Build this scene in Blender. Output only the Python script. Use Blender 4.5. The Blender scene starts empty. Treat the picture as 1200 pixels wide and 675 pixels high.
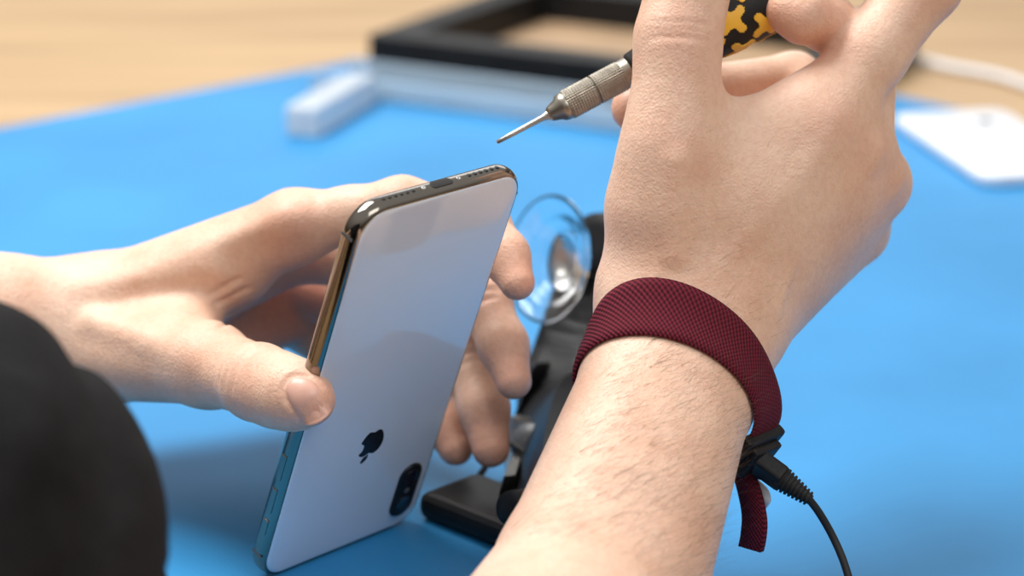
import bpy, bmesh, math, random
import numpy as np
from mathutils import Vector, Matrix
from mathutils.bvhtree import BVHTree
random.seed(4); np.random.seed(4)
scene = bpy.context.scene
scene.view_settings.view_transform = 'Standard'
# ------------------------------------------------------------------ camera frame
LENS = 85.0
F = LENS/36*1200
TH = math.radians(18); H = .338
CAM = Vector((0, 0, H))
RX = Vector((1, 0, 0)); UP = Vector((0, math.sin(TH), math.cos(TH))); FW = Vector((0, math.cos(TH), -math.sin(TH)))
def P(px, py, z): return CAM + RX*((px-600)/F*z) + UP*(-(py-337.5)/F*z) + FW*z
def G(px, py, h=0.0):
    d = RX*((px-600)/F) + UP*(-(py-337.5)/F) + FW
    return CAM + d*((h-H)/d.z)
# ------------------------------------------------------------------ materials
def new_mat(name):
    m = bpy.data.materials.new(name); m.use_nodes = True
    nt = m.node_tree; b = nt.nodes['Principled BSDF']
    return m, nt, b
def pmat(name, c, rough=.5, metal=0., var=.08, scale=40., bump=0., bscale=300., trans=0., ior=1.45, alpha=1., coat=0., stretch=None, c2=None, sheen=0., spec=.5):
    m, nt, b = new_mat(name)
    tc = nt.nodes.new('ShaderNodeTexCoord'); mp = nt.nodes.new('ShaderNodeMapping')
    nt.links.new(tc.outputs['Object'], mp.inputs['Vector'])
    if stretch: mp.inputs['Scale'].default_value = stretch
    n = nt.nodes.new('ShaderNodeTexNoise'); n.inputs['Scale'].default_value = scale; n.inputs['Detail'].default_value = 4
    nt.links.new(mp.outputs[0], n.inputs['Vector'])
    r = nt.nodes.new('ShaderNodeValToRGB'); r.color_ramp.elements[0].position = .3; r.color_ramp.elements[1].position = .7
    a = tuple(max(0, x*(1-var)) for x in c); bb = c2 if c2 else tuple(min(1, x*(1+var)) for x in c)
    r.color_ramp.elements[0].color = (*a, 1); r.color_ramp.elements[1].color = (*bb, 1)
    nt.links.new(n.outputs['Fac'], r.inputs[0]); nt.links.new(r.outputs[0], b.inputs['Base Color'])
    b.inputs['Roughness'].default_value = rough; b.inputs['Metallic'].default_value = metal
    b.inputs['Transmission Weight'].default_value = trans; b.inputs['IOR'].default_value = ior
    b.inputs['Alpha'].default_value = alpha; b.inputs['Coat Weight'].default_value = coat
    b.inputs['Sheen Weight'].default_value = sheen; b.inputs['Specular IOR Level'].default_value = spec
    if bump > 0:
        n2 = nt.nodes.new('ShaderNodeTexNoise'); n2.inputs['Scale'].default_value = bscale; n2.inputs['Detail'].default_value = 5
        nt.links.new(mp.outputs[0], n2.inputs['Vector'])
        bp = nt.nodes.new('ShaderNodeBump'); bp.inputs['Strength'].default_value = bump; bp.inputs['Distance'].default_value = .001
        nt.links.new(n2.outputs['Fac'], bp.inputs['Height']); nt.links.new(bp.outputs[0], b.inputs['Normal'])
    return m
def skin_mat():
    m, nt, b = new_mat('skin')
    tc = nt.nodes.new('ShaderNodeTexCoord')
    n = nt.nodes.new('ShaderNodeTexNoise'); n.inputs['Scale'].default_value = 34; n.inputs['Detail'].default_value = 6; n.inputs['Roughness'].default_value = .65
    nt.links.new(tc.outputs['Object'], n.inputs['Vector'])
    r = nt.nodes.new('ShaderNodeValToRGB'); e = r.color_ramp.elements
    e[0].position = .3; e[0].color = (.76, .465, .33, 1); e[1].position = .7; e[1].color = (.87, .62, .475, 1)
    nt.links.new(n.outputs['Fac'], r.inputs[0])
    at = nt.nodes.new('ShaderNodeAttribute'); at.attribute_name = 'flush_shade'
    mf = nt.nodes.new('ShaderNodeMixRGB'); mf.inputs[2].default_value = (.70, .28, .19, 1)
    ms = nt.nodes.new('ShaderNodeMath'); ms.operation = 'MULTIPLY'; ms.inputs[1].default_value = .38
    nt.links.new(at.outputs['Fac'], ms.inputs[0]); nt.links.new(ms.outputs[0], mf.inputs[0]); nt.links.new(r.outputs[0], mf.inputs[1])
    n3 = nt.nodes.new('ShaderNodeTexNoise'); n3.inputs['Scale'].default_value = 500; n3.inputs['Detail'].default_value = 3
    nt.links.new(tc.outputs['Object'], n3.inputs['Vector'])
    mx = nt.nodes.new('ShaderNodeMixRGB'); mx.blend_type = 'MULTIPLY'; mx.inputs[0].default_value = .28
    r2 = nt.nodes.new('ShaderNodeValToRGB'); r2.color_ramp.elements[0].position = .3; r2.color_ramp.elements[0].color = (.80, .66, .60, 1); r2.color_ramp.elements[1].position = .6
    nt.links.new(n3.outputs['Fac'], r2.inputs[0]); nt.links.new(mf.outputs[0], mx.inputs[1]); nt.links.new(r2.outputs[0], mx.inputs[2])
    nt.links.new(mx.outputs[0], b.inputs['Base Color'])
    b.inputs['Roughness'].default_value = .46; b.inputs['Specular IOR Level'].default_value = .42
    b.inputs['Subsurface Weight'].default_value = .12
    b.inputs['Subsurface Radius'].default_value = (1, .35, .2); b.inputs['Subsurface Scale'].default_value = .003
    v = nt.nodes.new('ShaderNodeTexVoronoi'); v.inputs['Scale'].default_value = 700; v.feature = 'DISTANCE_TO_EDGE'
    nt.links.new(tc.outputs['Object'], v.inputs['Vector'])
    bp = nt.nodes.new('ShaderNodeBump'); bp.inputs['Strength'].default_value = .5; bp.inputs['Distance'].default_value = .0004
    nt.links.new(v.outputs['Distance'], bp.inputs['Height'])
    bp2 = nt.nodes.new('ShaderNodeBump'); bp2.inputs['Strength'].default_value = .32; bp2.inputs['Distance'].default_value = .001
    n4 = nt.nodes.new('ShaderNodeTexNoise'); n4.inputs['Scale'].default_value = 170; n4.inputs['Detail'].default_value = 5; n4.inputs['Distortion'].default_value = 1.4
    nt.links.new(tc.outputs['Object'], n4.inputs['Vector']); nt.links.new(n4.outputs['Fac'], bp2.inputs['Height'])
    nt.links.new(bp.outputs[0], bp2.inputs['Normal']); nt.links.new(bp2.outputs[0], b.inputs['Normal'])
    return m
def weave_mat(name, dark, light):
    m, nt, b = new_mat(name)
    tc = nt.nodes.new('ShaderNodeTexCoord')
    outs = []
    for rot, sc in ((math.radians(40), .26), (math.radians(-40), .26)):
        mp = nt.nodes.new('ShaderNodeMapping'); mp.inputs['Rotation'].default_value = (0, 0, rot)
        nt.links.new(tc.outputs['UV'], mp.inputs['Vector'])
        w = nt.nodes.new('ShaderNodeTexWave'); w.wave_type = 'BANDS'; w.bands_direction = 'X'; w.inputs['Scale'].default_value = sc
        nt.links.new(mp.outputs[0], w.inputs['Vector']); outs.append(w)
    ad = nt.nodes.new('ShaderNodeMath'); ad.operation = 'MULTIPLY_ADD'; ad.inputs[1].default_value = .30
    nt.links.new(outs[1].outputs['Fac'], ad.inputs[0])
    m1 = nt.nodes.new('ShaderNodeMath'); m1.operation = 'MULTIPLY'; m1.inputs[1].default_value = .70
    nt.links.new(outs[0].outputs['Fac'], m1.inputs[0]); nt.links.new(m1.outputs[0], ad.inputs[2])
    r = nt.nodes.new('ShaderNodeValToRGB'); r.color_ramp.elements[0].color = (*dark, 1); r.color_ramp.elements[1].color = (*light, 1)
    r.color_ramp.elements[0].position = .1; r.color_ramp.elements[1].position = .8
    nt.links.new(ad.outputs[0], r.inputs[0]); nt.links.new(r.outputs[0], b.inputs['Base Color'])
    bp = nt.nodes.new('ShaderNodeBump'); bp.inputs['Strength'].default_value = .8; bp.inputs['Distance'].default_value = .0004
    nt.links.new(ad.outputs[0], bp.inputs['Height']); nt.links.new(bp.outputs[0], b.inputs['Normal'])
    b.inputs['Roughness'].default_value = .8; b.inputs['Specular IOR Level'].default_value = .2
    return m
M = {}
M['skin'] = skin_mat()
M['nail'] = pmat('nail', (.72, .42, .33), .36, var=.05, scale=200, coat=.1)
M['hair'] = pmat('arm_hair', (.12, .065, .038), .6, var=.3, scale=80)
M['shirt'] = pmat('black_cotton', (.009, .0085, .009), .88, var=.4, scale=60, bump=.5, bscale=600, spec=.22)
M['weave'] = weave_mat('maroon_weave', (.038, .003, .009), (.170, .014, .030))
M['blackp'] = pmat('black_plastic', (.008, .008, .009), .5, var=.3, scale=90, bump=.1, bscale=900, spec=.35)
M['blackr'] = pmat('black_rubber', (.010, .010, .011), .6, var=.3, scale=90)
M['chrome'] = pmat('polished_steel', (.25, .225, .195), .10, 1., var=.05)
M['steel'] = pmat('brushed_steel', (.50, .48, .45), .3, 1., var=.1, bump=.2, bscale=900)
M['bronze'] = pmat('nickel_ferrule', (.34, .31, .26), .38, 1., var=.15, scale=300)
M['orange'] = pmat('orange_rubber', (1.0, .56, .06), .5, var=.05)
M['glassb'] = pmat('silver_glass_back', (.66, .75, .87), .065, 0., var=.02, scale=12, ior=2.0)
M['screen'] = pmat('black_glass', (.01, .01, .012), .05, var=.1)
M['logo'] = pmat('mirror_logo', (.03, .033, .045), .2, .6, var=.05)
M['dark'] = pmat('dark_hole', (.01, .009, .008), .6, var=.2)
M['clear'] = pmat('clear_silicone', (.97, .98, 1.0), .05, trans=1, ior=1.25, var=.01, coat=1)
M['acryl'] = pmat('frosted_acrylic', (.62, .76, .87), .3, trans=.6, ior=1.3, var=.03)
M['acrylw'] = pmat('milky_acrylic', (.80, .86, .92), .3, trans=.45, ior=1.3, var=.03)
M['white'] = pmat('white_plastic', (.82, .84, .88), .35, var=.03)
M['grey'] = pmat('grey_plastic', (.10, .105, .115), .4, var=.08)
M['lens'] = pmat('lens_glass', (.01, .01, .02), .12, var=.1)
M['mat'] = pmat('blue_silicone', (.027, .245, .54), .5, var=.07, scale=7, c2=(.036, .285, .62), bump=.12, bscale=1500, spec=.38)
M['wood'] = pmat('beech_tabletop', (.43, .27, .135), .5, var=.10, scale=3, c2=(.56, .38, .205), stretch=(1.2, 9, 1))
M['board'] = pmat('tan_board', (.42, .28, .165), .6, var=.1, scale=20)
M['floor'] = pmat('floor_material', (.33, .26, .19), .6, var=.1, scale=3)
# ------------------------------------------------------------------ mesh helpers
def link(o): scene.collection.objects.link(o); return o
def mesh_obj(name, verts, faces, mat, parent=None, smooth=True, uv=None):
    me = bpy.data.meshes.new(name); me.from_pydata([tuple(v) for v in verts], [], [tuple(f) for f in faces]); me.update()
    if uv is not None:
        l = me.uv_layers.new(name='UVMap')
        for p in me.polygons:
            for li, vi in zip(p.loop_indices, p.vertices): l.data[li].uv = uv[vi]
    if smooth: me.polygons.foreach_set('use_smooth', [True]*len(me.polygons))
    me.materials.append(mat)
    o = link(bpy.data.objects.new(name, me))
    if parent: setp(o, parent)
    return o
def setp(o, parent):
    o.parent = parent; o.matrix_parent_inverse = Matrix.Translation(parent.location).inverted()
def empty(name, loc, label, cat):
    o = link(bpy.data.objects.new(name, None)); o.location = loc; o.empty_display_size = .02
    o['label'] = label; o['category'] = cat
    return o
def tag(o, label, cat): o['label'] = label; o['category'] = cat
def catmull(pts, sub):
    pts = [Vector(p) for p in pts]; out = []
    for i in range(len(pts)-1):
        p0 = pts[max(i-1, 0)]; p1 = pts[i]; p2 = pts[i+1]; p3 = pts[min(i+2, len(pts)-1)]
        for k in range(sub):
            t = k/sub
            out.append(.5*((2*p1)+(p2-p0)*t+(2*p0-5*p1+4*p2-p3)*t*t+(3*p1-p0-3*p2+p3)*t**3))
    out.append(pts[-1]); return out
def tube(name, pts, rad, mat, parent=None, n=14, sub=8):
    pl = catmull(pts, sub)
    if not isinstance(rad, (list, tuple)): rad = [rad]*len(pts)
    rr = np.interp(np.linspace(0, len(pts)-1, len(pl)), range(len(pts)), rad)
    vs = []; fs = []
    T = (pl[1]-pl[0]).normalized(); A = T.orthogonal().normalized()
    for i, p in enumerate(pl):
        T = (pl[min(i+1, len(pl)-1)]-pl[max(i-1, 0)]).normalized()
        A = (A-T*A.dot(T)).normalized(); B = T.cross(A)
        for k in range(n):
            a = 2*math.pi*k/n; vs.append(p+(A*math.cos(a)+B*math.sin(a))*rr[i])
    for i in range(len(pl)-1):
        for k in range(n):
            k2 = (k+1) % n; fs.append((i*n+k, i*n+k2, (i+1)*n+k2, (i+1)*n+k))
    fs.append(tuple(range(n))[::-1]); fs.append(tuple((len(pl)-1)*n+k for k in range(n)))
    return mesh_obj(name, vs, fs, mat, parent)
def lathe(name, a, d, prof, mat, parent=None, n=40, mod=None, smooth=True):
    a = Vector(a); d = Vector(d).normalized(); A = d.orthogonal().normalized(); B = d.cross(A)
    vs = []; fs = []
    for i, (x, r) in enumerate(prof):
        for k in range(n):
            t = 2*math.pi*k/n; r2 = r+(mod(x, t) if mod else 0)
            vs.append(a+d*x+(A*math.cos(t)+B*math.sin(t))*max(r2, 1e-5))
    for i in range(len(prof)-1):
        for k in range(n):
            k2 = (k+1) % n; fs.append((i*n+k, i*n+k2, (i+1)*n+k2, (i+1)*n+k))
    fs.append(tuple(range(n))[::-1]); fs.append(tuple((len(prof)-1)*n+k for k in range(n)))
    return mesh_obj(name, vs, fs, mat, parent, smooth)
def obox(name, c, ax, half, mat, parent=None, bevel=.001, seg=3):
    ax = [Vector(v).normalized() for v in ax]
    bm = bmesh.new(); bmesh.ops.create_cube(bm, size=2)
    for v in bm.verts: v.co = Vector((v.co.x*half[0], v.co.y*half[1], v.co.z*half[2]))
    if bevel: bmesh.ops.bevel(bm, geom=bm.edges[:], offset=bevel, segments=seg, affect='EDGES', profile=.5)
    c = Vector(c)
    for v in bm.verts: v.co = c+ax[0]*v.co.x+ax[1]*v.co.y+ax[2]*v.co.z
    bmesh.ops.recalc_face_normals(bm, faces=bm.faces[:])
    me = bpy.data.meshes.new(name); bm.to_mesh(me); bm.free(); me.materials.append(mat)
    o = link(bpy.data.objects.new(name, me))
    if parent: setp(o, parent)
    return o
def rrect(w, h, r, cx, cy, n=10):
    out = []
    for (x, y, a0) in ((w/2-r, h/2-r, 0), (-w/2+r, h/2-r, 90), (-w/2+r, -h/2+r, 180), (w/2-r, -h/2+r, 270)):
        for k in range(n+1):
            a = math.radians(a0+90*k/n); out.append((cx+x+r*math.cos(a), cy+y+r*math.sin(a)))
    return out
def loft(name, tf, w, h, r, cx, cy, layers, mat, parent=None, n=10, capa=True, capb=True):
    vs = []; fs = []
    for (ins, z) in layers:
        for (x, y) in rrect(w-2*ins, h-2*ins, max(r-ins, .05), cx, cy, n): vs.append(tf(x, y, z))
    m = 4*(n+1)
    for i in range(len(layers)-1):
        for k in range(m):
            k2 = (k+1) % m; fs.append((i*m+k, i*m+k2, (i+1)*m+k2, (i+1)*m+k))
    if capa: fs.append(tuple(range(m))[::-1])
    if capb: fs.append(tuple((len(layers)-1)*m+k for k in range(m)))
    return mesh_obj(name, vs, fs, mat, parent)
# ------------------------------------------------------------------ implicit surface tools
def smin(a, b, k):
    h = np.clip(.5+.5*(b-a)/k, 0, 1); return b*(1-h)+a*h-k*h*(1-h)
class Field:
    def __init__(s, lo, hi, vox):
        s.lo = np.array(lo, float); s.v = vox
        s.n = np.ceil((np.array(hi)-s.lo)/vox).astype(int)+1
        s.a = np.full(s.n, .03, np.float32)
    def grid(s, lo, hi):
        i0 = np.clip(np.floor((lo-s.lo)/s.v).astype(int), 0, s.n-1); i1 = np.clip(np.ceil((hi-s.lo)/s.v).astype(int)+1, 1, s.n)
        sl = tuple(slice(a, b) for a, b in zip(i0, i1))
        ax = [(s.lo[k]+np.arange(i0[k], i1[k])*s.v).astype(np.float32) for k in range(3)]
        return sl, ax[0][:, None, None], ax[1][None, :, None], ax[2][None, None, :]
    @staticmethod
    def cone(X, Y, Z, a, b, ra, rb, w=None, ratio=1):
        ba = [b[i]-a[i] for i in range(3)]; L2 = sum(x*x for x in ba)+1e-12
        t = np.clip(((X-a[0])*ba[0]+(Y-a[1])*ba[1]+(Z-a[2])*ba[2])/L2, 0, 1)
        qx = X-a[0]-t*ba[0]; qy = Y-a[1]-t*ba[1]; qz = Z-a[2]-t*ba[2]
        if w is not None:
            f = (1/ratio-1)*(qx*w[0]+qy*w[1]+qz*w[2]); qx = qx+f*w[0]; qy = qy+f*w[1]; qz = qz+f*w[2]
        return np.sqrt(qx*qx+qy*qy+qz*qz)-(ra+t*(rb-ra))
    def add(s, prims, k=.006, kin=.006):
        P0 = []; P1 = []
        for p in prims:
            a, b, ra, rb = p[:4]; rt = p[5] if len(p) > 4 else 1
            m = max(ra, rb)*rt+.02
            P0.append(np.minimum(a, b)-m); P1.append(np.maximum(a, b)+m)
        sl, X, Y, Z = s.grid(np.min(P0, 0), np.max(P1, 0))
        if any(q.stop <= q.start for q in sl): return
        d = None
        for p in prims:
            e = s.cone(X, Y, Z, *p)
            d = e if d is None else smin(d, e, kin)
        s.a[sl] = smin(s.a[sl], d, k)
    def carve(s, a, b, r, k=.0012):
        sl, X, Y, Z = s.grid(np.minimum(a, b)-r-.004, np.maximum(a, b)+r+.004)
        e = s.cone(X, Y, Z, a, b, r, r)
        s.a[sl] = -smin(-s.a[sl], e, k)
    def val(s, p):
        q = (np.array(p[:])-s.lo)/s.v; i = np.clip(np.floor(q).astype(int), 0, s.n-2); f = q-i; r = 0
        for a in (0, 1):
            for b in (0, 1):
                for c in (0, 1):
                    r += s.a[i[0]+a, i[1]+b, i[2]+c]*(f[0] if a else 1-f[0])*(f[1] if b else 1-f[1])*(f[2] if c else 1-f[2])
        return r
    def hit(s, o, d, L=.06):
        x = 0
        while x < L and s.val(o+d*x) > 0: x += .0004
        return o+d*x
    def crease(s, c, axis, toward, spread=1.0, r=.0009, bow=0.):
        """shallow skin fold across the side of a digit facing `toward`"""
        axis = Vector(axis).normalized(); t = Vector(toward); t = (t-axis*t.dot(axis)).normalized(); sd = axis.cross(t)
        prev = None
        for i in range(9):
            ph = -spread+2*spread*i/8
            d = t*math.cos(ph)+sd*math.sin(ph); o = Vector(c)+axis*bow*(math.cos(ph)-.5)
            x = .0
            while x < .03 and s.val(o+d*x) < 0: x += .0004
            q = np3(o+d*(x+r*.35))
            if prev is not None: s.carve(prev, q, r*(.55+.45*math.cos(ph/spread*1.3)))
            prev = q
    def mesh(s):
        a = s.a.copy(); a[0] = a[-1] = .03; a[:, 0] = a[:, -1] = .03; a[:, :, 0] = a[:, :, -1] = .03
        S = a < 0
        c = np.zeros(np.array(a.shape)-1, np.int8)
        offs = [(i, j, k) for i in (0, 1) for j in (0, 1) for k in (0, 1)]
        nx, ny, nz = c.shape
        for o in offs: c += S[o[0]:o[0]+nx, o[1]:o[1]+ny, o[2]:o[2]+nz]
        act = np.argwhere((c > 0) & (c < 8)); idx = -np.ones(c.shape, np.int32); idx[tuple(act.T)] = np.arange(len(act))
        cv = np.stack([a[act[:, 0]+o[0], act[:, 1]+o[1], act[:, 2]+o[2]] for o in offs], 1)
        acc = np.zeros((len(act), 3)); cnt = np.zeros(len(act)); of = np.array(offs, float)
        for i in range(8):
            for j in range(i+1, 8):
                if np.abs(of[i]-of[j]).sum() == 1:
                    m = (cv[:, i] < 0) != (cv[:, j] < 0)
                    t = cv[m, i]/(cv[m, i]-cv[m, j])
                    acc[m] += of[i]+t[:, None]*(of[j]-of[i]); cnt[m] += 1
        V = s.lo+(act+acc/cnt[:, None])*s.v
        Fs = []
        for ax in range(3):
            u, w = (ax+1) % 3, (ax+2) % 3
            sl0 = [slice(None)]*3; sl1 = [slice(None)]*3; sl0[ax] = slice(0, -1); sl1[ax] = slice(1, None)
            A = S[tuple(sl0)]; B = S[tuple(sl1)]
            e = np.argwhere(A != B)
            e = e[(e[:, u] > 0) & (e[:, w] > 0) & (e[:, u] < a.shape[u]-1) & (e[:, w] < a.shape[w]-1)]
            ins = A[tuple(e.T)]
            def g(du, dw):
                q = e.copy(); q[:, u] += du; q[:, w] += dw; return idx[tuple(q.T)]
            q = np.stack([g(-1, -1), g(0, -1), g(0, 0), g(-1, 0)], 1)
            q[~ins] = q[~ins][:, ::-1]; Fs.append(q)
        return V, np.concatenate(Fs)
def relax(V, Fc, it=2, lam=.5):
    e = np.concatenate([Fc[:, [0, 1]], Fc[:, [1, 2]], Fc[:, [2, 3]], Fc[:, [3, 0]]])
    for _ in range(it):
        acc = np.zeros_like(V); cnt = np.zeros(len(V))
        for i, j in ((0, 1), (1, 0)):
            for c in range(3): acc[:, c] += np.bincount(e[:, i], V[e[:, j], c], len(V))
            cnt += np.bincount(e[:, i], minlength=len(V))
        V = V*(1-lam)+lam*acc/cnt[:, None]
    return V
def np3(v): return np.array(v[:], float)
def C(p0, p1, r0, r1, w=None, ratio=1):
    a = np3(P(*p0) if isinstance(p0, tuple) else p0); b = np3(P(*p1) if isinstance(p1, tuple) else p1)
    t = (a, b, r0/1000, r1/1000)
    return t+((np3(w), ratio) if w is not None else ())
def chain(pts, rs): return [C(pts[i], pts[i+1], rs[i], rs[i+1]) for i in range(len(pts)-1)]
VOX = .0009
def finger(f, pts, rs, k=.005, kin=.004): f.add(chain(pts, rs), k, kin)
# ---------- arm holding the screwdriver
wR = (P(898, 500, .77)-P(676, 415, .77)).normalized()
elbR = Vector((-.050, .43, .036)); w1 = Vector((.001, .58, .031))
w0 = P(706, 675, .715)
armR = [C(elbR, w1, 34, 25.5, wR, 1.2), C(w1, w0, 25.5, 24.4, wR, 1.27), C(w0, (784, 450, .765), 24.4, 21.0, wR, 1.30), C((784, 450, .765), (809, 375, .78), 21.0, 20.6, wR, 1.33)]
fr = Field((-.045, .565, -.006), (.21, .90, .235), VOX)
fr.add(armR, .008, .004)
fr.add([C((800, 352, .78), (952, 150, .79), 18.5, 14.2), C((822, 368, .785), (1003, 178, .80), 19, 13.5),
        C((840, 380, .79), (1024, 215, .815), 18, 12.5), C((845, 385, .80), (1000, 270, .83), 17, 12),
        C((768, 325, .778), (783, 172, .770), 16.2, 12.4),
        C((785, 245, .778), (930, 200, .787), 15, 14), C((803, 166, .776), (935, 148, .787), 11, 12),
        C((830, 300, .785), (960, 220, .80), 17, 15), C((778, 240, .775), (860, 230, .782), 14.5, 15)], .014, .013)
finger(fr, [(783, 172, .770), (792, 100, .771), (795, 42, .772), (808, -20, .775), (818, -62, .782)], [12.3, 11.5, 11.9, 11.2, 8.5], .012, .010)
finger(fr, [(956, 145, .79), (1020, 62, .796), (1083, -20, .80), (1068, -68, .803), (1045, -105, .805), (1008, -68, .803)], [13.8, 12.0, 12.2, 10, 9.5, 7.5], .010, .005)
finger(fr, [(1003, 178, .80), (1018, 62, .826), (968, 26, .797), (940, 18, .788), (922, 12, .788)], [12.5, 9.6, 9.0, 8.6, 7.0], .002)
finger(fr, [(1024, 215, .815), (930, 95, .85), (830, 106, .832), (768, 121, .82), (744, 127, .812)], [12, 9.8, 8.8, 9.0, 8.0], .003)
finger(fr, [(1000, 270, .83), (965, 190, .87), (900, 205, .862), (860, 220, .845)], [11.5, 9, 8, 7.2], .003)
for (a, b) in (((835, 320, .7645), (966, 168, .7757)), ((855, 335, .769), (1006, 198, .7872)), ((872, 350, .776), (1020, 228, .8012)), ((790, 300, .7597), (792, 190, .7573))):
    fr.add([C(a, b, 1.7, 2.2)], .006)
for q in ((962, 150, .778), (1012, 180, .788), (1036, 214, .8025)): fr.add([C(q, (q[0]+4, q[1]-5, q[2]), 4.5, 4.3)], .006)
for a, b in (((905, 360, .7715), (930, 290, .777)), ((930, 290, .777), (985, 235, .7885)), ((930, 290, .777), (925, 230, .776))): fr.add([C(a, b, 1.3, 1.2)], .004)
tdir = P(797, 42, .772)-P(794, 100, .771)
for py in (54, 45, 36): fr.crease(P(795, py, .772), tdir, -FW, .7, .0005, .001)
VR, FR = fr.mesh(); VR = relax(VR, FR, 1)
# ---------- arm gripping the phone
wL = UP
elbL = Vector((-.38, .69, .055))
armL = [C(elbL, (0, 396, .855), 33, 25.5, wL, 1.1), C((0, 396, .855), (105, 390, .86), 25.5, 22, wL, 1.16)]
fl = Field((-.245, .68, -.006), (.03, .92, .135), VOX)
fl.add(armL, .01, .006)
fl.add([C((120, 366, .86), (345, 266, .832), 18.5, 12.4), C((120, 380, .872), (345, 292, .868), 18.5, 12.2),
        C((125, 390, .88), (335, 328, .90), 18, 11.5), C((130, 400, .885), (315, 358, .915), 17, 11),
        C((130, 410, .850), (246, 428, .808), 18.0, 13.2), C((180, 372, .855), (274, 322, .842), 15.5, 11.0), C((170, 400, .85), (218, 394, .83), 15.5, 12),
        C((240, 400, .885), (345, 365, .905), 13, 12)], .012, .009)
finger(fl, [(246, 428, .808), (276, 438, .793), (303, 448, .778), (326, 457, .767), (346, 463, .7585), (364, 469, .752)], [13.0, 10.8, 11.6, 11.1, 10.1, 7.6], .008, .006)
finger(fl, [(345, 266, .832), (410, 252, .826), (472, 243, .82), (520, 249, .817), (566, 262, .814), (592, 300, .806), (606, 331, .80)], [12.0, 9.4, 10.2, 8.3, 8.5, 7.8, 6.0], .006)
finger(fl, [(345, 292, .868), (480, 312, .866), (525, 332, .854), (568, 353, .842), (590, 405, .832), (602, 447, .825)], [12, 10.0, 8.2, 8.8, 8.3, 6.2], .003)
finger(fl, [(335, 328, .90), (455, 375, .892), (505, 396, .873), (553, 420, .858), (567, 478, .848), (575, 526, .842)], [11.5, 9.6, 8.4, 9.0, 8.7, 6.6], .003)
finger(fl, [(315, 358, .915), (430, 430, .905), (505, 465, .873), (524, 500, .862), (534, 525, .857)], [11, 8.8, 8.0, 7.8, 6.3], .003)
for a, b, r in (((110, 378, .834), (246, 424, .793), 2.0), ((90, 345, .845), (250, 312, .8285), 2.0), ((140, 340, .8425), (335, 254, .820), 2.0)): fl.add([C(a, b, r, r)], .007)
fl.add([C((338, 262, .822), (350, 258, .821), 4, 4)], .007)
tl = P(346, 465, .7585)-P(276, 438, .793)
for px, py, z in ((305, 449, .777), (297, 446, .781), (313, 452, .773)): fl.crease(P(px, py, z), tl, -FW+UP*.4, .9, .0007, .001)
for p, d0_ in (((566, 264, .814), P(606, 328, .80)-P(566, 262, .814)), ((570, 358, .841), P(601, 444, .825)-P(568, 353, .842)), ((553, 428, .857), P(571, 523, .844)-P(550, 425, .86))):
    fl.crease(P(*p), d0_, RX*-.5-FW, 1.2, .0012)
    fl.crease(P(*p)+d0_.normalized()*.003, d0_, RX*-.5-FW, 1.0, .0009)
for i, (p, q) in enumerate((((250, 372), (280, 354)), ((256, 384), (284, 368)), ((238, 358), (276, 338)), ((232, 346), (268, 326)))):
    a = P(p[0], p[1], .80); b = P(q[0], q[1], .795); pts = []
    for t in np.linspace(0, 1, 8): pts.append(np3(fl.hit(a.lerp(b, t), FW)))
    for m in range(7): fl.carve(pts[m], pts[m+1], .0006)
S0 = P(356, 462, .746); td = (P(360, 469, .753)-P(303, 448, .778)).normalized()
nn = (-FW*.85+UP*.42+RX*.10); nn = (nn-td*nn.dot(td)).normalized(); nw = td.cross(nn); tp = S0-nn*.008
def nailring(rr, k):
    a = 2*math.pi*k/32; ca, sa = math.cos(a), math.sin(a); sc = 1/(abs(ca)**2.2+abs(sa)**2.2)**(1/2.2)
    return tp+td*(ca*sc*rr*.0054)+nw*(sa*sc*rr*.0051)
gr = [np3(fl.hit(nailring(1.06, k)+nn*.025, -nn)) for k in range(32)]
for k in range(32):
    if nailring(1, k).dot(td)-tp.dot(td) < .0038: fl.carve(gr[k], gr[(k+1) % 32], .0006, .001)
VL, FL = fl.mesh(); VL = relax(VL, FL, 1)
# ---------- torso and upper arms under the shirt
shR = Vector((-.30, .20, .25)); shL = Vector((-.60, .30, .25)); che = Vector((-.44, .22, .20)); pel = Vector((-.44, .14, -.22))
ft = Field((-.80, -.05, -.40), (.06, .84, .45), .0035)
ft.add([C(elbR, shR, 36, 50), C(elbL, shL, 34, 50), C(shR, shL, 55, 55), C(che, pel, 118, 125)], .02, .03)
ft.add([C(elbR, w1, 33.4, 24.9, wR, 1.2)], .01, .004)
ft.add([C(elbL, P(-20, 397, .853), 32.6, 25.6, wL, 1.1)], .01)
VT, FT = ft.mesh()
V = np.concatenate([VR, VL, VT]); FF = np.concatenate([FR, FL+len(VR), FT+len(VR)+len(VL)])
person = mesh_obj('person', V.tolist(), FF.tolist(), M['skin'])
tag(person, 'person in black shirt gripping a phone and a precision screwdriver', 'person')
flush_shade = np.zeros(len(V))
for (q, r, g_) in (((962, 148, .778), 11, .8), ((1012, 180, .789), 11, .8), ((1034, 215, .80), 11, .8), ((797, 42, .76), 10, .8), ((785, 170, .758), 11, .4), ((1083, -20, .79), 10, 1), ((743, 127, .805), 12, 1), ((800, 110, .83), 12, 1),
               ((303, 448, .766), 10, 1), ((366, 472, .745), 13, 1), ((345, 264, .82), 12, 1), ((472, 243, .81), 11, 1), ((606, 328, .80), 14, 1.2), ((601, 444, .825), 16, 1.3), ((571, 523, .844), 18, 1.4), ((530, 515, .86), 16, 1.4), ((568, 365, .84), 12, 1.1), ((940, 20, .79), 16, 1.2), ((250, 428, .80), 12, .8), ((310, 365, .89), 30, 1.9), ((370, 345, .88), 30, 1.9)):  # last two spots redden the palm and paint deeper shade into its hollow
    d = np.linalg.norm(V-np3(P(*q)), axis=1)/(r/1000.); flush_shade = np.maximum(flush_shade, g_*np.exp(-d*d))
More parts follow.
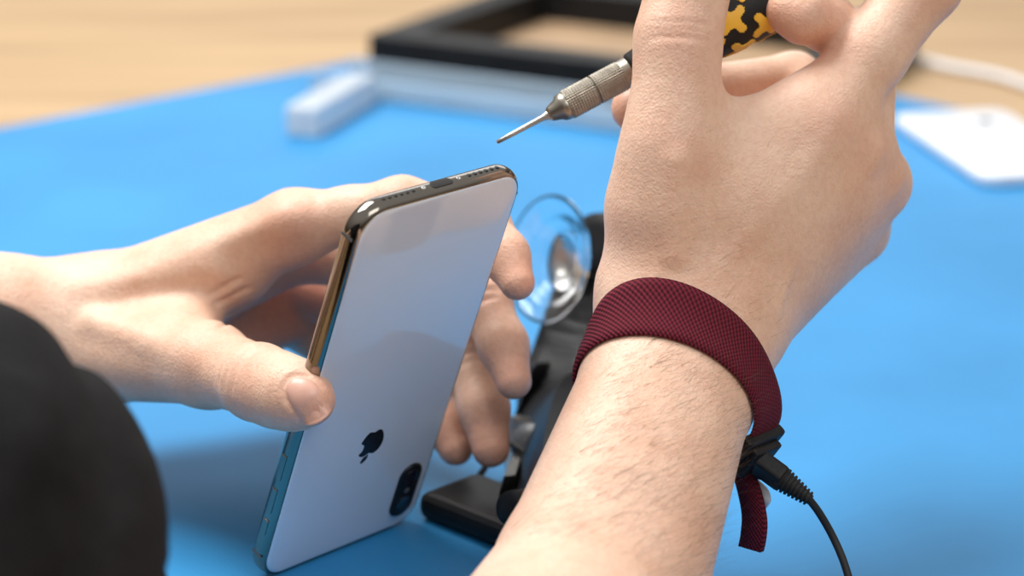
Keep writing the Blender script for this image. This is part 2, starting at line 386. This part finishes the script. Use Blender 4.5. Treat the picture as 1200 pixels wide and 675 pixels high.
fa_ = person.data.attributes.new('flush_shade', 'FLOAT', 'POINT'); fa_.data.foreach_set('value', flush_shade.astype(np.float32))
# shirt
fs = Field((-.82, -.07, -.42), (.04, .80, .47), .003)
fs.add([C(elbR+(shR-elbR)*.25, shR, 45, 62), C(elbL+(shL-elbL)*.35, shL, 46, 62), C(shR, shL, 66, 66), C(che, pel, 130, 136),
        C(P(-155, 740, .60), Vector((-.42, .33, .11)), 70, 106), C(P(-122, 610, .62), Vector((-.44, .34, .16)), 52, 104)], .02, .05)
X, Y, Z = fs.grid(fs.lo, fs.lo+fs.n*fs.v)[1:]
fold = .5+.5*np.sin(X*130-Z*120+Y*40+1.2*np.sin(Y*38+Z*30)+1.0*np.sin(X*45))
fold2 = .5+.5*np.sin(X*60+Z*160-Y*70+1.2*np.sin(X*52))
fs.a += (.0060*fold**3*(.6+.4*np.sin(X*37+Y*29))+.0030*fold2**3-.0022).astype(np.float32)
VS, FS = fs.mesh(); VS = relax(VS, FS, 3)
shirt = mesh_obj('shirt', VS.tolist(), FS.tolist(), M['shirt'], None)
setp(shirt, person); shirt['label'] = 'black cotton shirt with soft folds'
bR = BVHTree.FromPolygons([Vector(v) for v in VR], [tuple(int(i) for i in f) for f in FR])
bL = BVHTree.FromPolygons([Vector(v) for v in VL], [tuple(int(i) for i in f) for f in FL])
vs = []; fsn = []
for i in range(9):
    for k in range(32):
        r = min(1, i/7); q = nailring(r*.97, k)
        h = bL.ray_cast(q+nn*.025, -nn)[0] or q
        vs.append(h+nn*((.0003-.0001*r**4) if i < 8 else -.0004))
for i in range(8):
    for k in range(32): fsn.append((i*32+k, i*32+(k+1) % 32, (i+1)*32+(k+1) % 32, (i+1)*32+k))
nail = mesh_obj('fingernail', vs, fsn, M['nail'], None); setp(nail, person)
# forearm hair
cu = bpy.data.curves.new('arm_hair', 'CURVE'); cu.dimensions = '3D'; cu.bevel_depth = .000030; cu.bevel_resolution = 0
def hairs(n, a, b, bv, out, length, wide):
    cnt = 0
    for _ in range(n*3):
        if cnt >= n: break
        t = random.random(); c = a.lerp(b, t); dirn = (b-a).normalized()
        ph = random.uniform(-wide, wide)
        o = (-FW*.8+UP*.6); o = (o-dirn*o.dot(dirn)).normalized(); sd = dirn.cross(o)
        rd = (o*math.cos(ph)+sd*math.sin(ph)).normalized()
        h = bv.ray_cast(c+rd*.1, -rd)
        if h[0] is None: continue
        nr = h[1]
        if nr.dot(rd) < 0: nr = -nr
        g = (dirn*random.uniform(.2, .8)+sd*(random.uniform(.2, .75)-.25*math.sin(ph))).normalized()
        L = random.uniform(.35, 1.)*length
        cv = random.uniform(-.1, .35)
        sp = cu.splines.new('POLY'); sp.points.add(6)
        for i in range(7):
            f = i/6; p = h[0]+g*L*f+nr*(.0013*math.sin(f*2.5)*L/.008)+sd*L*cv*f*f
            sp.points[i].co = (*p, 1); sp.points[i].radius = 1-.8*f
        cnt += 1
hairs(1150, P(697, 720, .70), P(778, 465, .765), bR, 1, .0120, 1.5)
hairs(90, P(810, 370, .78), P(850, 290, .785), bR, 1, .006, 1.4)
ho = link(bpy.data.objects.new('arm_hair', cu)); cu.materials.append(M['hair'])
dg = bpy.context.evaluated_depsgraph_get(); me = bpy.data.meshes.new_from_object(ho.evaluated_get(dg)); bpy.data.objects.remove(ho)
ho = link(bpy.data.objects.new('arm_hair', me)); setp(ho, person); ho['kind'] = 'stuff'
# ------------------------------------------------------------------ wrist strap
strap = empty('wrist_strap', P(787, 475, .77), 'maroon woven anti-static strap around the wrist with black cord', 'wrist strap')
cc = P(790, 470, .769); e1 = (P(898, 526, .77)-P(676, 430, .77)).normalized()
e2 = (-RX*.003+UP*.024-FW*.014).normalized(); e2 = (e2-e1*e2.dot(e1)).normalized(); nb = e1.cross(e2)
if nb.dot(UP) < 0: nb = -nb
NP, MP = 160, 9; BW = .0170
rad = np.zeros((NP, MP))
for i in range(NP):
    ph = 2*math.pi*i/NP; d = e1*math.cos(ph)+e2*math.sin(ph)
    for j in range(MP):
        c = cc+nb*((j/(MP-1)-.5)*BW)
        h = bR.ray_cast(c+d*.07, -d)[0]
        rad[i, j] = (h-c).length if h else .03
for _ in range(6): rad = (np.roll(rad, 1, 0)+rad*2+np.roll(rad, -1, 0))/4
rad[:, 1:-1] = (rad[:, :-2]+rad[:, 1:-1]*2+rad[:, 2:])/4
def loosef(ph): return .0008*max(0, math.cos(ph-.1))**3
def twist(ph): return .55*max(0, math.cos(ph+.05))**4
vs = []; uv = []; f2 = []
arc = 0
for i in range(NP+1):
    ii = i % NP; ph = 2*math.pi*ii/NP; d = e1*math.cos(ph)+e2*math.sin(ph)
    tw_ = twist(ph); nbl = nb*math.cos(tw_)+d*math.sin(tw_); nrm = d*math.cos(tw_)-nb*math.sin(tw_)
    if i: arc += 2*math.pi/NP*32
    w_ = min(1, tw_*2)
    for side in (0, 1):
        js = range(MP) if side == 0 else range(MP-1, -1, -1)
        for j in js:
            vv = j/(MP-1)-.5
            off = (.0019 if 0 < j < MP-1 else .0013) if side == 0 else (.0003 if 0 < j < MP-1 else .0008)
            base = rad[ii, j]*(1-w_)+float(rad[ii, 0])*w_
            vs.append(cc+nbl*(vv*BW)+d*(base+loosef(ph)+math.sin(tw_)*BW*.42)+nrm*off); uv.append((arc, (j/(MP-1))*17))
W = 2*MP
for i in range(NP):
    for k in range(W): f2.append((i*W+k, i*W+(k+1) % W, (i+1)*W+(k+1) % W, (i+1)*W+k))
mesh_obj('band', vs, f2, M['weave'], strap, uv=uv)
ph = math.radians(-9); i = int(ph/(2*math.pi)*NP) % NP; d = e1*math.cos(ph)+e2*math.sin(ph); tw_ = twist(ph)
nbl = nb*math.cos(tw_)+d*math.sin(tw_); nrm = d*math.cos(tw_)-nb*math.sin(tw_); bt = nrm.cross(nbl).normalized()
b0 = cc+d*(float(rad[i, 0])+math.sin(tw_)*BW*.42)+nrm*.0034
obox('buckle', b0, (bt, nbl, nrm), (.0085, .0102, .0022), M['blackp'], strap, .0012)
obox('clasp', b0+nrm*.0032, (bt, nbl, nrm), (.0058, .0072, .0017), M['blackp'], strap, .001)
sb_ = b0+nrm*.0050-nbl*.001; target = P(950, 586, .762); cd = (target-sb_).normalized(); cs_ = cd.cross(nrm).normalized()
Ls = (target-sb_).length
obox('snap_block', sb_+cd*.003, (cd, cs_, cd.cross(cs_)), (.0062, .0050, .0030), M['blackp'], strap, .0012)
prof = []
x0 = .0075
for i in range(72):
    x = x0+(Ls-x0)*i/71; r = .0042-.0021*(i/71)
    if i > 8: r += (-.0005 if (i//4) % 2 else .0002)
    prof.append((x, r))
lathe('strain_relief', sb_, cd, [(x0-.002, .002)]+prof, M['blackr'], strap, 24)
tube('cord', [target-cd*.001, P(960, 601, .764), P(976, 629, .765), P(990, 662, .762), P(1000, 700, .758), P(1012, 760, .75), P(1060, 850, .74)], .00125, M['blackr'], strap, 12)
def strip(name, pts, wv, half, th, mat):
    pl = catmull(pts, 8); vs = []; f = []; uv = []; arc = 0
    for i, p in enumerate(pl):
        T = (pl[min(i+1, len(pl)-1)]-pl[max(0, i-1)]).normalized(); N = T.cross(wv).normalized(); w = wv.normalized()
        if i: arc += (p-pl[i-1]).length
        for (a, b) in ((-1, 1), (0, 1), (1, 1), (1, -1), (0, -1), (-1, -1)):
            vs.append(p+w*(a*half)+N*(b*th)); uv.append((arc*1000, a*half*1000))
    for i in range(len(pl)-1):
        for k in range(6): f.append((i*6+k, i*6+(k+1) % 6, (i+1)*6+(k+1) % 6, (i+1)*6+k))
    f.append((0, 1, 2, 3, 4, 5)); f.append(tuple((len(pl)-1)*6+k for k in range(6)))
    return mesh_obj(name, vs, f, mat, strap, uv=uv)
tw = (RX*.60+UP*-.12-FW*.74)
strip('band_tail', [P(868, 545, .776), P(878, 575, .773), P(884, 605, .772), P(883, 628, .773), P(880, 643, .775)], tw, .0050, .0009, M['weave'])
strip('lining_tail', [P(872, 556, .778), P(887, 570, .774), P(891, 584, .773), P(885, 594, .777)], tw, .0044, .0005, M['white'])
obox('slider', P(874, 546, .775), (tw, UP, FW), (.0074, .0032, .0022), M['blackp'], strap, .0008)
# ------------------------------------------------------------------ phone
R3 = Vector((.687, .727, 0)).normalized(); U3 = Vector((.268, -.2532, .929)).normalized(); U3 = (U3-R3*U3.dot(R3)).normalized(); N3 = R3.cross(U3)
O = G(301, 684); O.z = -.0008
def Pf(s, t, n): return O+R3*(s/1000)+U3*(t/1000)+N3*(n/1000)
phone = empty('smartphone', O, 'silver glass-backed smartphone held upright on the blue mat', 'smartphone')
PW, PH = 72.2, 149.0
lay = []
for i in range(15):
    a = math.radians(-68+136*i/14); lay.append((3.85*(1-math.cos(a))*.62, -3.85+3.35*math.sin(a)/math.sin(math.radians(68))))
loft('frame', Pf, PW, PH, 11, PW/2, PH/2, lay, M['chrome'], phone)
e = lay[-1]
loft('back_glass', Pf, PW, PH, 11, PW/2, PH/2, [(e[0]+.35, -.8), (e[0]+.35, e[1]+.05), (e[0]+.7, -.25), (e[0]+1.2, -.08), (e[0]+2, 0)], M['glassb'], phone)
loft('screen', Pf, PW, PH, 11, PW/2, PH/2, [(e[0]+2, -7.7), (e[0]+1.2, -7.62), (e[0]+.7, -7.45), (e[0]+.35, -7.2), (e[0]+.35, -6.8)], M['screen'], phone)
loft('camera_bump', Pf, 9.8, 22.6, 4.85, PW-10.8, 19, [(0, -.1), (0, .7), (.15, .85), (.6, .9)], M['blackp'], phone)
loft('camera_trim', Pf, 10.3, 23.1, 5.1, PW-10.8, 19, [(0, -.1), (0, .5), (.2, .6), (.7, .6)], M['logo'], phone)
for tt in (13.2, 24.8):
    lathe('camera_lens', Pf(PW-10.8, tt, .85), N3, [(0, .0035), (.0003, .0035), (.0003, .0030), (.00015, .0028), (.0001, .001)], M['lens'], phone, 32)
lathe('camera_flash', Pf(PW-10.8, 19.0, .85), N3, [(0, .0012), (.0002, .0012), (.0002, .0005)], M['grey'], phone, 24)
def emblem():
    body = [(0, 4.6), (1.2, 5.2), (2.6, 5.5), (4.2, 5.0), (5.2, 3.8), (4.1, 2.7), (3.6, 1.2), (3.9, -.5), (5.5, -1.9), (4.9, -3.6), (3.8, -5.3), (2.5, -6.3), (1.2, -6.1), (0, -5.7), (-1.2, -6.1), (-2.5, -6.3),
            (-4.0, -5.2), (-5.2, -3.0), (-5.8, -.4), (-5.6, 2.2), (-4.6, 4.2), (-2.8, 5.4), (-1.2, 5.1)]
    leaf = [(-.1, 5.4), (.1, 7.1), (1.2, 8.5), (2.9, 9.0), (2.9, 7.4), (1.9, 6.0)]
    vs = []; fc = []
    for poly in (body, leaf):
        pp = [Vector((x*1.06, y, 0))*.86 for x, y in poly]; pl = catmull(pp+[pp[0]], 4)[:-1]
        st = len(vs); n = len(pl)
        for z in (-.05, .06):
            for q in pl: vs.append(Pf(PW/2-q.x, 48-q.y, z))
        c = sum((Vector(q) for q in pl), Vector())/n; ci = len(vs); vs.append(Pf(PW/2-c.x, 48-c.y, .06))
        for k in range(n):
            fc.append((ci, st+n+k, st+n+(k+1) % n)); fc.append((st+k, st+(k+1) % n, st+n+(k+1) % n, st+n+k))
    o = mesh_obj('emblem', vs, fc, M['logo'], phone, smooth=False); o['label'] = 'mirrored bitten fruit emblem with a leaf'
emblem()
def Pe(s, n, t): return Pf(s, PH+t, n)
loft('charging_port', lambda x, y, z: Pe(x, y, z), 9.2, 3.0, 1.45, PW/2, -3.85, [(0, -1), (0, .04), (.1, .06)], M['dark'], phone)
for k in range(6):
    for sg in (-1, 1):
        lathe('speaker_hole', Pe(PW/2+sg*(12.2+k*2.5), -3.85, -.5), U3, [(0, .00078), (.00056, .00078)], M['dark'], phone, 16)
for sg in (-1, 1):
    lathe('screw', Pe(PW/2+sg*7.6, -3.85, -.5), U3, [(0, .0008), (.0006, .0008), (.0006, .0003), (.0003, .0002)], M['steel'], phone, 16)
for (t0, hh) in ((48, 10), (34, 10), (23, 6)):
    obox('volume_button', Pf(.1, t0, -3.85), (R3, U3, N3), (.0004, hh/2000, .0012), M['chrome'], phone, .0003)
for tt in (PH-11, 11):
    for sd in (.0, PW):
        obox('antenna_line', Pf(sd, tt, -3.85), (R3, U3, N3), (.00008, .0005, .0024), M['grey'], phone, 0)
# ------------------------------------------------------------------ screwdriver
sA = P(582, 167, .785); sB = P(880, 8, .797); sd = (sB-sA).normalized()
drv = empty('precision_screwdriver', sA, 'precision screwdriver with metal ferrule and black-orange grip pinched in fingers', 'screwdriver')
def at(px):
    lo, hi = 0, .3
    for _ in range(40):
        m = (lo+hi)/2; q = sA+sd*m-CAM; x = 600+F*q.x/q.dot(FW)
        lo, hi = (m, hi) if x < px else (lo, m)
    return lo
d0 = at(642); d1 = at(655); d2 = at(738); d3 = at(775); d4 = at(845); d5 = at(990)
lathe('blade', sA, sd, [(0, .0003), (.0004, .0007), (.006, .00085), (d0-.002, .0010), (d0, .0016), (d0+.004, .0018)], M['steel'], drv, 20)
lathe('collar', sA, sd, [(d0, .0018), (d0+.001, .0026), (d1-.0005, .0034), (d1+.0005, .0043), (d1+.002, .0047), (d1+.004, .0045)], M['bronze'], drv, 32)
N = 110
pr = [(d1+.003+(d2-d1-.003)*i/N, .0049) for i in range(N+1)]
def knurl(x, t):
    u = (x-d1)*1000
    env = 1 if (2.2 < u < (d2-d1)*1000-3) else 0
    groove = -.0006 if (abs(u-2) < .35 or abs(u-(d2-d1)*500) < .4) else 0
    return env*.00030*(math.sin(18*t+u*3.4)*math.sin(18*t-u*3.4))+groove
lathe('ferrule', sA, sd, pr, M['bronze'], drv, 160, knurl)
hp = [(d2, .0045), (d2+.001, .0058), (d3, .0072), ((d3+d4)/2, .0092), (d4, .0108), (d4+.012, .0112), (d5-.012, .0108), (d5-.006, .0098), (d5-.004, .007), (d5, .007), (d5+.003, .0065), (d5+.004, .004)]
lathe('handle', sA, sd, hp, M['blackr'], drv, 48)
def hr(x): return float(np.interp(x, [p[0] for p in hp], [p[1] for p in hp]))
A0 = sd.orthogonal().normalized(); B0 = sd.cross(A0); vs = []; fc = []
for row in range(4):
    for col in range(5):
        xc = d4-.009+row*.0100; ac = 2*math.pi*(col+(row % 2)*.5)/5+.25
        hw, ln, nseg = .0014, .0062, 30
        idx = {}; cells = []
        g = [-ln+2*ln*i/nseg for i in range(nseg+1)]
        for i in range(nseg):
            for j in range(nseg):
                mi, mj = (g[i]+g[i+1])/2, (g[j]+g[j+1])/2
                c_, s_ = math.cos(.45), math.sin(.45); ui, uj = mi*c_-mj*s_, mi*s_+mj*c_
                da = math.hypot(max(abs(ui)-.0042, 0), uj); db = math.hypot(ui, max(abs(uj)-.0042, 0)); k = .0018
                hh = max(k-abs(da-db), 0)/k
                if min(da, db)-hh*hh*k*.25 < hw: cells.append((i, j))
        def vt(i, j, lev):
            if (i, j, lev) not in idx:
                x = xc+g[i]; r = hr(x); a = ac+g[j]/r; rr = r+(.0005 if lev else -.0002)
                idx[(i, j, lev)] = len(vs); vs.append(sA+sd*x+(A0*math.cos(a)+B0*math.sin(a))*rr)
            return idx[(i, j, lev)]
        cs = set(cells)
        for (i, j) in cells:
            fc.append((vt(i, j, 1), vt(i+1, j, 1), vt(i+1, j+1, 1), vt(i, j+1, 1)))
            for (di, dj, p, q) in ((-1, 0, (i, j), (i, j+1)), (1, 0, (i+1, j+1), (i+1, j)), (0, -1, (i+1, j), (i, j)), (0, 1, (i, j+1), (i+1, j+1))):
                if (i+di, j+dj) not in cs: fc.append((vt(*p, 1), vt(*q, 1), vt(*q, 0), vt(*p, 0)))
mesh_obj('grip_pattern', vs, fc, M['orange'], drv, smooth=False)['label'] = 'raised orange plus-shaped grip marks'
# ------------------------------------------------------------------ table, mat, floor
def rect_slab(name, K, a, b, la, lb, z0, z1, rr, mat):
    cxy = K+a*(la/2)+b*(lb/2)
    def tf(x, y, z): return Vector((cxy.x+a.x*x+b.x*y, cxy.y+a.y*x+b.y*y, z))
    bv = min(.001, (z1-z0)/3)
    o = loft(name, tf, la, lb, rr, 0, 0, [(bv, z0), (0, z0+bv), (0, z1-bv), (bv, z1)], mat, None, 8)
    bm = bmesh.new(); bm.from_mesh(o.data); bmesh.ops.recalc_face_normals(bm, faces=bm.faces[:]); bm.to_mesh(o.data); bm.free()
    o.data.polygons.foreach_set('use_smooth', [False]*len(o.data.polygons))
    return o
K = G(656, 25); ma = Vector((-.738, -.674, 0)).normalized(); mb = Vector((.674, -.738, 0))
wm = rect_slab('work_mat', K, ma, mb, .80, .80, -.003, 0, .01, M['mat']); tag(wm, 'large matte blue silicone repair mat on wooden table', 'mat')
table = empty('table', (0, 1.5, -.75), 'light wooden work table under the blue mat', 'table')
tt = rect_slab('tabletop', Vector((-1.5, .47, 0)), Vector((1, 0, 0)), Vector((0, 1, 0)), 3.0, 2.6, -.043, -.003, .02, M['wood']); setp(tt, table)
for x in (-1.4, 1.4):
    for y in (.6, 2.95):
        lg = obox('leg', (x, y, -.3965), ((1, 0, 0), (0, 1, 0), (0, 0, 1)), (.03, .03, .3535), M['wood'], table, .004)
fl_ = mesh_obj('floor', [(-4, -2, -.75), (4, -2, -.75), (4, 6, -.75), (-4, 6, -.75)], [(0, 1, 2, 3)], M['floor'], smooth=False); fl_['kind'] = 'structure'
# ------------------------------------------------------------------ opening clamp with suction cup
cl = empty('suction_clamp', G(600, 590), 'black lever tool with clear suction cup standing on mat', 'repair tool')
cpos = P(646, 304, .925); cn = (RX*-.78+UP*.08-FW*.62).normalized()
lathe('suction_cup', cpos, cn, [(-.0105, .002), (-.010, .007), (-.008, .009), (-.006, .0095), (-.004, .014), (-.0028, .0170), (-.0022, .0172), (-.0015, .020), (.0008, .0242), (.0018, .0248), (.0010, .0232), (-.001, .018), (-.003, .011), (-.004, .001)], M['clear'], cl, 56)
lathe('cup_hub', cpos-cn*.006, cn, [(-.010, .005), (-.006, .008), (-.004, .010), (-.0035, .009), (-.0045, .006), (-.0065, .003), (-.0065, .001)], M['steel'], cl, 40)
lathe('cup_plate', cpos-cn*.023, cn, [(-.003, .014), (-.002, .0195), (.000, .0205), (.002, .020), (.003, .015), (.003, .001)], M['blackp'], cl, 48)
vb = (RX*.55+FW*.83)
def plate(name, pts, wv, half, th, mat):
    pl = catmull(pts, 6); vs = []; f = []
    for i, p in enumerate(pl):
        T = (pl[min(i+1, len(pl)-1)]-pl[max(0, i-1)]).normalized(); N = T.cross(wv).normalized(); w = wv.normalized()
        hh = half*(1-.35*i/len(pl))
        for (a, b) in ((-1, .6), (-.85, 1), (.85, 1), (1, .6), (1, -.6), (.85, -1), (-.85, -1), (-1, -.6)): vs.append(p+w*(a*th)+N*(b*hh))
    n = 8
    for i in range(len(pl)-1):
        for k in range(n): f.append((i*n+k, i*n+(k+1) % n, (i+1)*n+(k+1) % n, (i+1)*n+k))
    f.append(tuple(range(n))[::-1]); f.append(tuple((len(pl)-1)*n+k for k in range(n)))
    return mesh_obj(name, vs, f, mat, cl, smooth=False)
p0 = G(628, 592, .02)
plate('upper_arm', [p0, P(648, 480, .905), P(676, 405, .935), cpos-cn*.026-UP*.004], vb, .018, .011, M['blackp'])
b1 = G(518, 580, .005); b2 = G(690, 647, .005); bd = (b2-b1).normalized(); bs = Vector((0, 0, 1)).cross(bd)
obox('base_arm', (b1+b2)/2+bs*.002, (bd, bs, Vector((0, 0, 1))), ((b2-b1).length/2, .015, .005), M['blackp'], cl, .004)
lathe('hinge_pin', p0-vb*.016, vb, [(0, .003), (.001, .006), (.031, .006), (.032, .003)], M['blackp'], cl, 32)
plate('metal_bracket', [G(592, 580, .012), P(606, 535, .893), P(616, 490, .898)], vb, .007, .004, M['steel'])
obox('clamp_head', P(628, 470, .93), (RX*.3+UP*.9, vb, FW), (.016, .012, .010), M['blackp'], cl, .003)
lathe('clamp_knob', P(622, 520, .880), (-FW*.8+UP*.3-RX*.5), [(-.004, .004), (-.003, .007), (.002, .0075), (.004, .006), (.0045, .002)], M['grey'], cl, 28, lambda x, t: .0003*math.sin(14*t))
tube('pull_cord', [G(560, 560, .004), P(590, 522, .880), P(612, 528, .872), P(640, 548, .865)], .0012, M['blackr'], cl, 10)
# ------------------------------------------------------------------ blurred items at the back of the mat
fa = G(432, 88); fb = G(760, 130); fd = G(548, 24)
u = (fb-fa).normalized(); v = Vector((-u.y, u.x, 0)); Lf = (G(880, 146)-fa).length; Ld = .185
trk = empty('black_tray', fa, 'black open rectangular plastic frame tray on mat corner', 'tray')
def wall(n, a, b, h, th, mat, par, z=0):
    d = (b-a).normalized(); s = Vector((-d.y, d.x, 0)); return obox(n, (a+b)/2+Vector((0, 0, z+h/2)), (d, s, Vector((0, 0, 1))), ((b-a).length/2, th/2, h/2), mat, par, .0015)
q0 = fa+v*.012+u*.012; q1 = q0+u*Lf; q2 = q1+v*Ld; q3 = q0+v*Ld
wall('front_rail', q0-u*.012, q1+u*.012, .026, .024, M['blackp'], trk); wall('back_rail', q3-u*.012, q2+u*.012, .026, .024, M['blackp'], trk)
wall('side_rail', q0+v*.0121, q3-v*.0121, .0258, .024, M['blackp'], trk); wall('side_rail', q1+v*.0121, q2-v*.0121, .0258, .024, M['blackp'], trk)
obox('tray_base', (q0+q2)/2+Vector((0, 0, .0015)), (u, v, Vector((0, 0, 1))), (Lf/2, Ld/2, .0015), M['board'], trk, .0005)
ac = empty('acrylic_organizer', G(440, 140), 'low clear acrylic organizer tray in front of the black frame', 'organizer')
a0 = fa-v*.055-u*.006; a1 = a0+u*(Lf*.86); a2 = a1+v*.042; a3 = a0+v*.042
wall('front_wall', a0, a1, .013, .003, M['acryl'], ac); wall('back_wall', a3, a2, .013, .003, M['acryl'], ac)
wall('end_wall', a1, a2, .013, .003, M['acryl'], ac)
obox('base', (a0+a2)/2+Vector((0, 0, .0012)), (u, v, Vector((0, 0, 1))), ((a1-a0).length/2, .0205, .0012), M['acryl'], ac, .0005)
wb = G(352, 140); wc = G(428, 96); wd = (wc-wb).normalized()
eb = obox('end_block', G(389, 122, .0090), (wd, Vector((0, 0, 1)).cross(wd), Vector((0, 0, 1))), ((wc-wb).length*.45, .0100, .0090), M['acrylw'], ac, .003)
eb['label'] = 'milky white end block'
gb = obox('tool_case', G(690, 8, .012)+Vector((0, .03, 0)), (u, v, Vector((0, 0, 1))), (.055, .02, .012), M['grey'], None, .004); tag(gb, 'grey tool case beyond the black tray', 'case')
wp = G(1062, 150); wq = G(1160, 216)
wa = (wq-wp).normalized(); wbv = Vector((-wa.y, wa.x, 0)); wcen = G(1153, 172)
hou = empty('phone_housing', wcen, 'white phone back housing lying on the blue mat', 'phone housing')
def Th(x, y, z): return wcen+wa*(x/1000)+wbv*(y/1000)+Vector((0, 0, z/1000))
loft('shell', Th, 138, 68, 11, 12, 0, [(1.5, .0), (0, 1.5), (0, 5.5), (.6, 6.6), (2, 7)], M['white'], hou)
lathe('camera_hole', Th(-28, 12, 6.95), (0, 0, 1), [(0, .0048), (.0003, .0048), (.0003, .001)], M['dark'], hou, 24)
wc_ = tube('white_cable', [G(1060, 66), G(1110, 79), G(1170, 90), G(1230, 108), G(1330, 120)], .0028, M['white']); wc_.location.z = .0005; tag(wc_, 'white cable lying on the wooden table', 'cable')
# ------------------------------------------------------------------ camera & light
cam = bpy.data.cameras.new('camera'); co = link(bpy.data.objects.new('camera', cam)); scene.camera = co
co.location = CAM; co.rotation_euler = (math.pi/2-TH, 0, 0)
cam.lens = LENS; cam.sensor_width = 36; cam.clip_start = .02; cam.clip_end = 50
cam.dof.use_dof = True; cam.dof.focus_distance = .762; cam.dof.aperture_fstop = 7.0
def area(name, loc, tgt, size, power, col):
    l = bpy.data.lights.new(name, 'AREA'); l.shape = 'RECTANGLE'; l.size = size[0]; l.size_y = size[1]; l.energy = power; l.color = col
    o = link(bpy.data.objects.new(name, l)); o.location = loc
    o.rotation_euler = (Vector(tgt)-Vector(loc)).to_track_quat('-Z', 'Y').to_euler(); return o
area('ceiling_light_key', (-.70, 1.25, 1.65), (0, .8, 0), (1.1, .9), 45, (1, .98, .95))
area('ceiling_light_fill', (.7, -.3, 1.5), (.05, .85, .05), (1.2, .8), 11, (1, .98, .96))
area('window_light', (.2, 3.6, 1.4), (0, 1, 0), (2.5, 1.0), 14, (.95, .98, 1))
w = bpy.data.worlds.new('world'); scene.world = w; w.use_nodes = True; nt = w.node_tree
tc = nt.nodes.new('ShaderNodeTexCoord'); sx = nt.nodes.new('ShaderNodeSeparateXYZ'); nt.links.new(tc.outputs['Generated'], sx.inputs[0])
rp = nt.nodes.new('ShaderNodeValToRGB'); rp.color_ramp.elements[0].position = .0; rp.color_ramp.elements[0].color = (.22, .17, .13, 1)
rp.color_ramp.elements[1].position = .6; rp.color_ramp.elements[1].color = (1, .99, .97, 1)
nt.links.new(sx.outputs['Z'], rp.inputs[0]); nt.links.new(rp.outputs[0], nt.nodes['Background'].inputs['Color']); nt.nodes['Background'].inputs['Strength'].default_value = .56
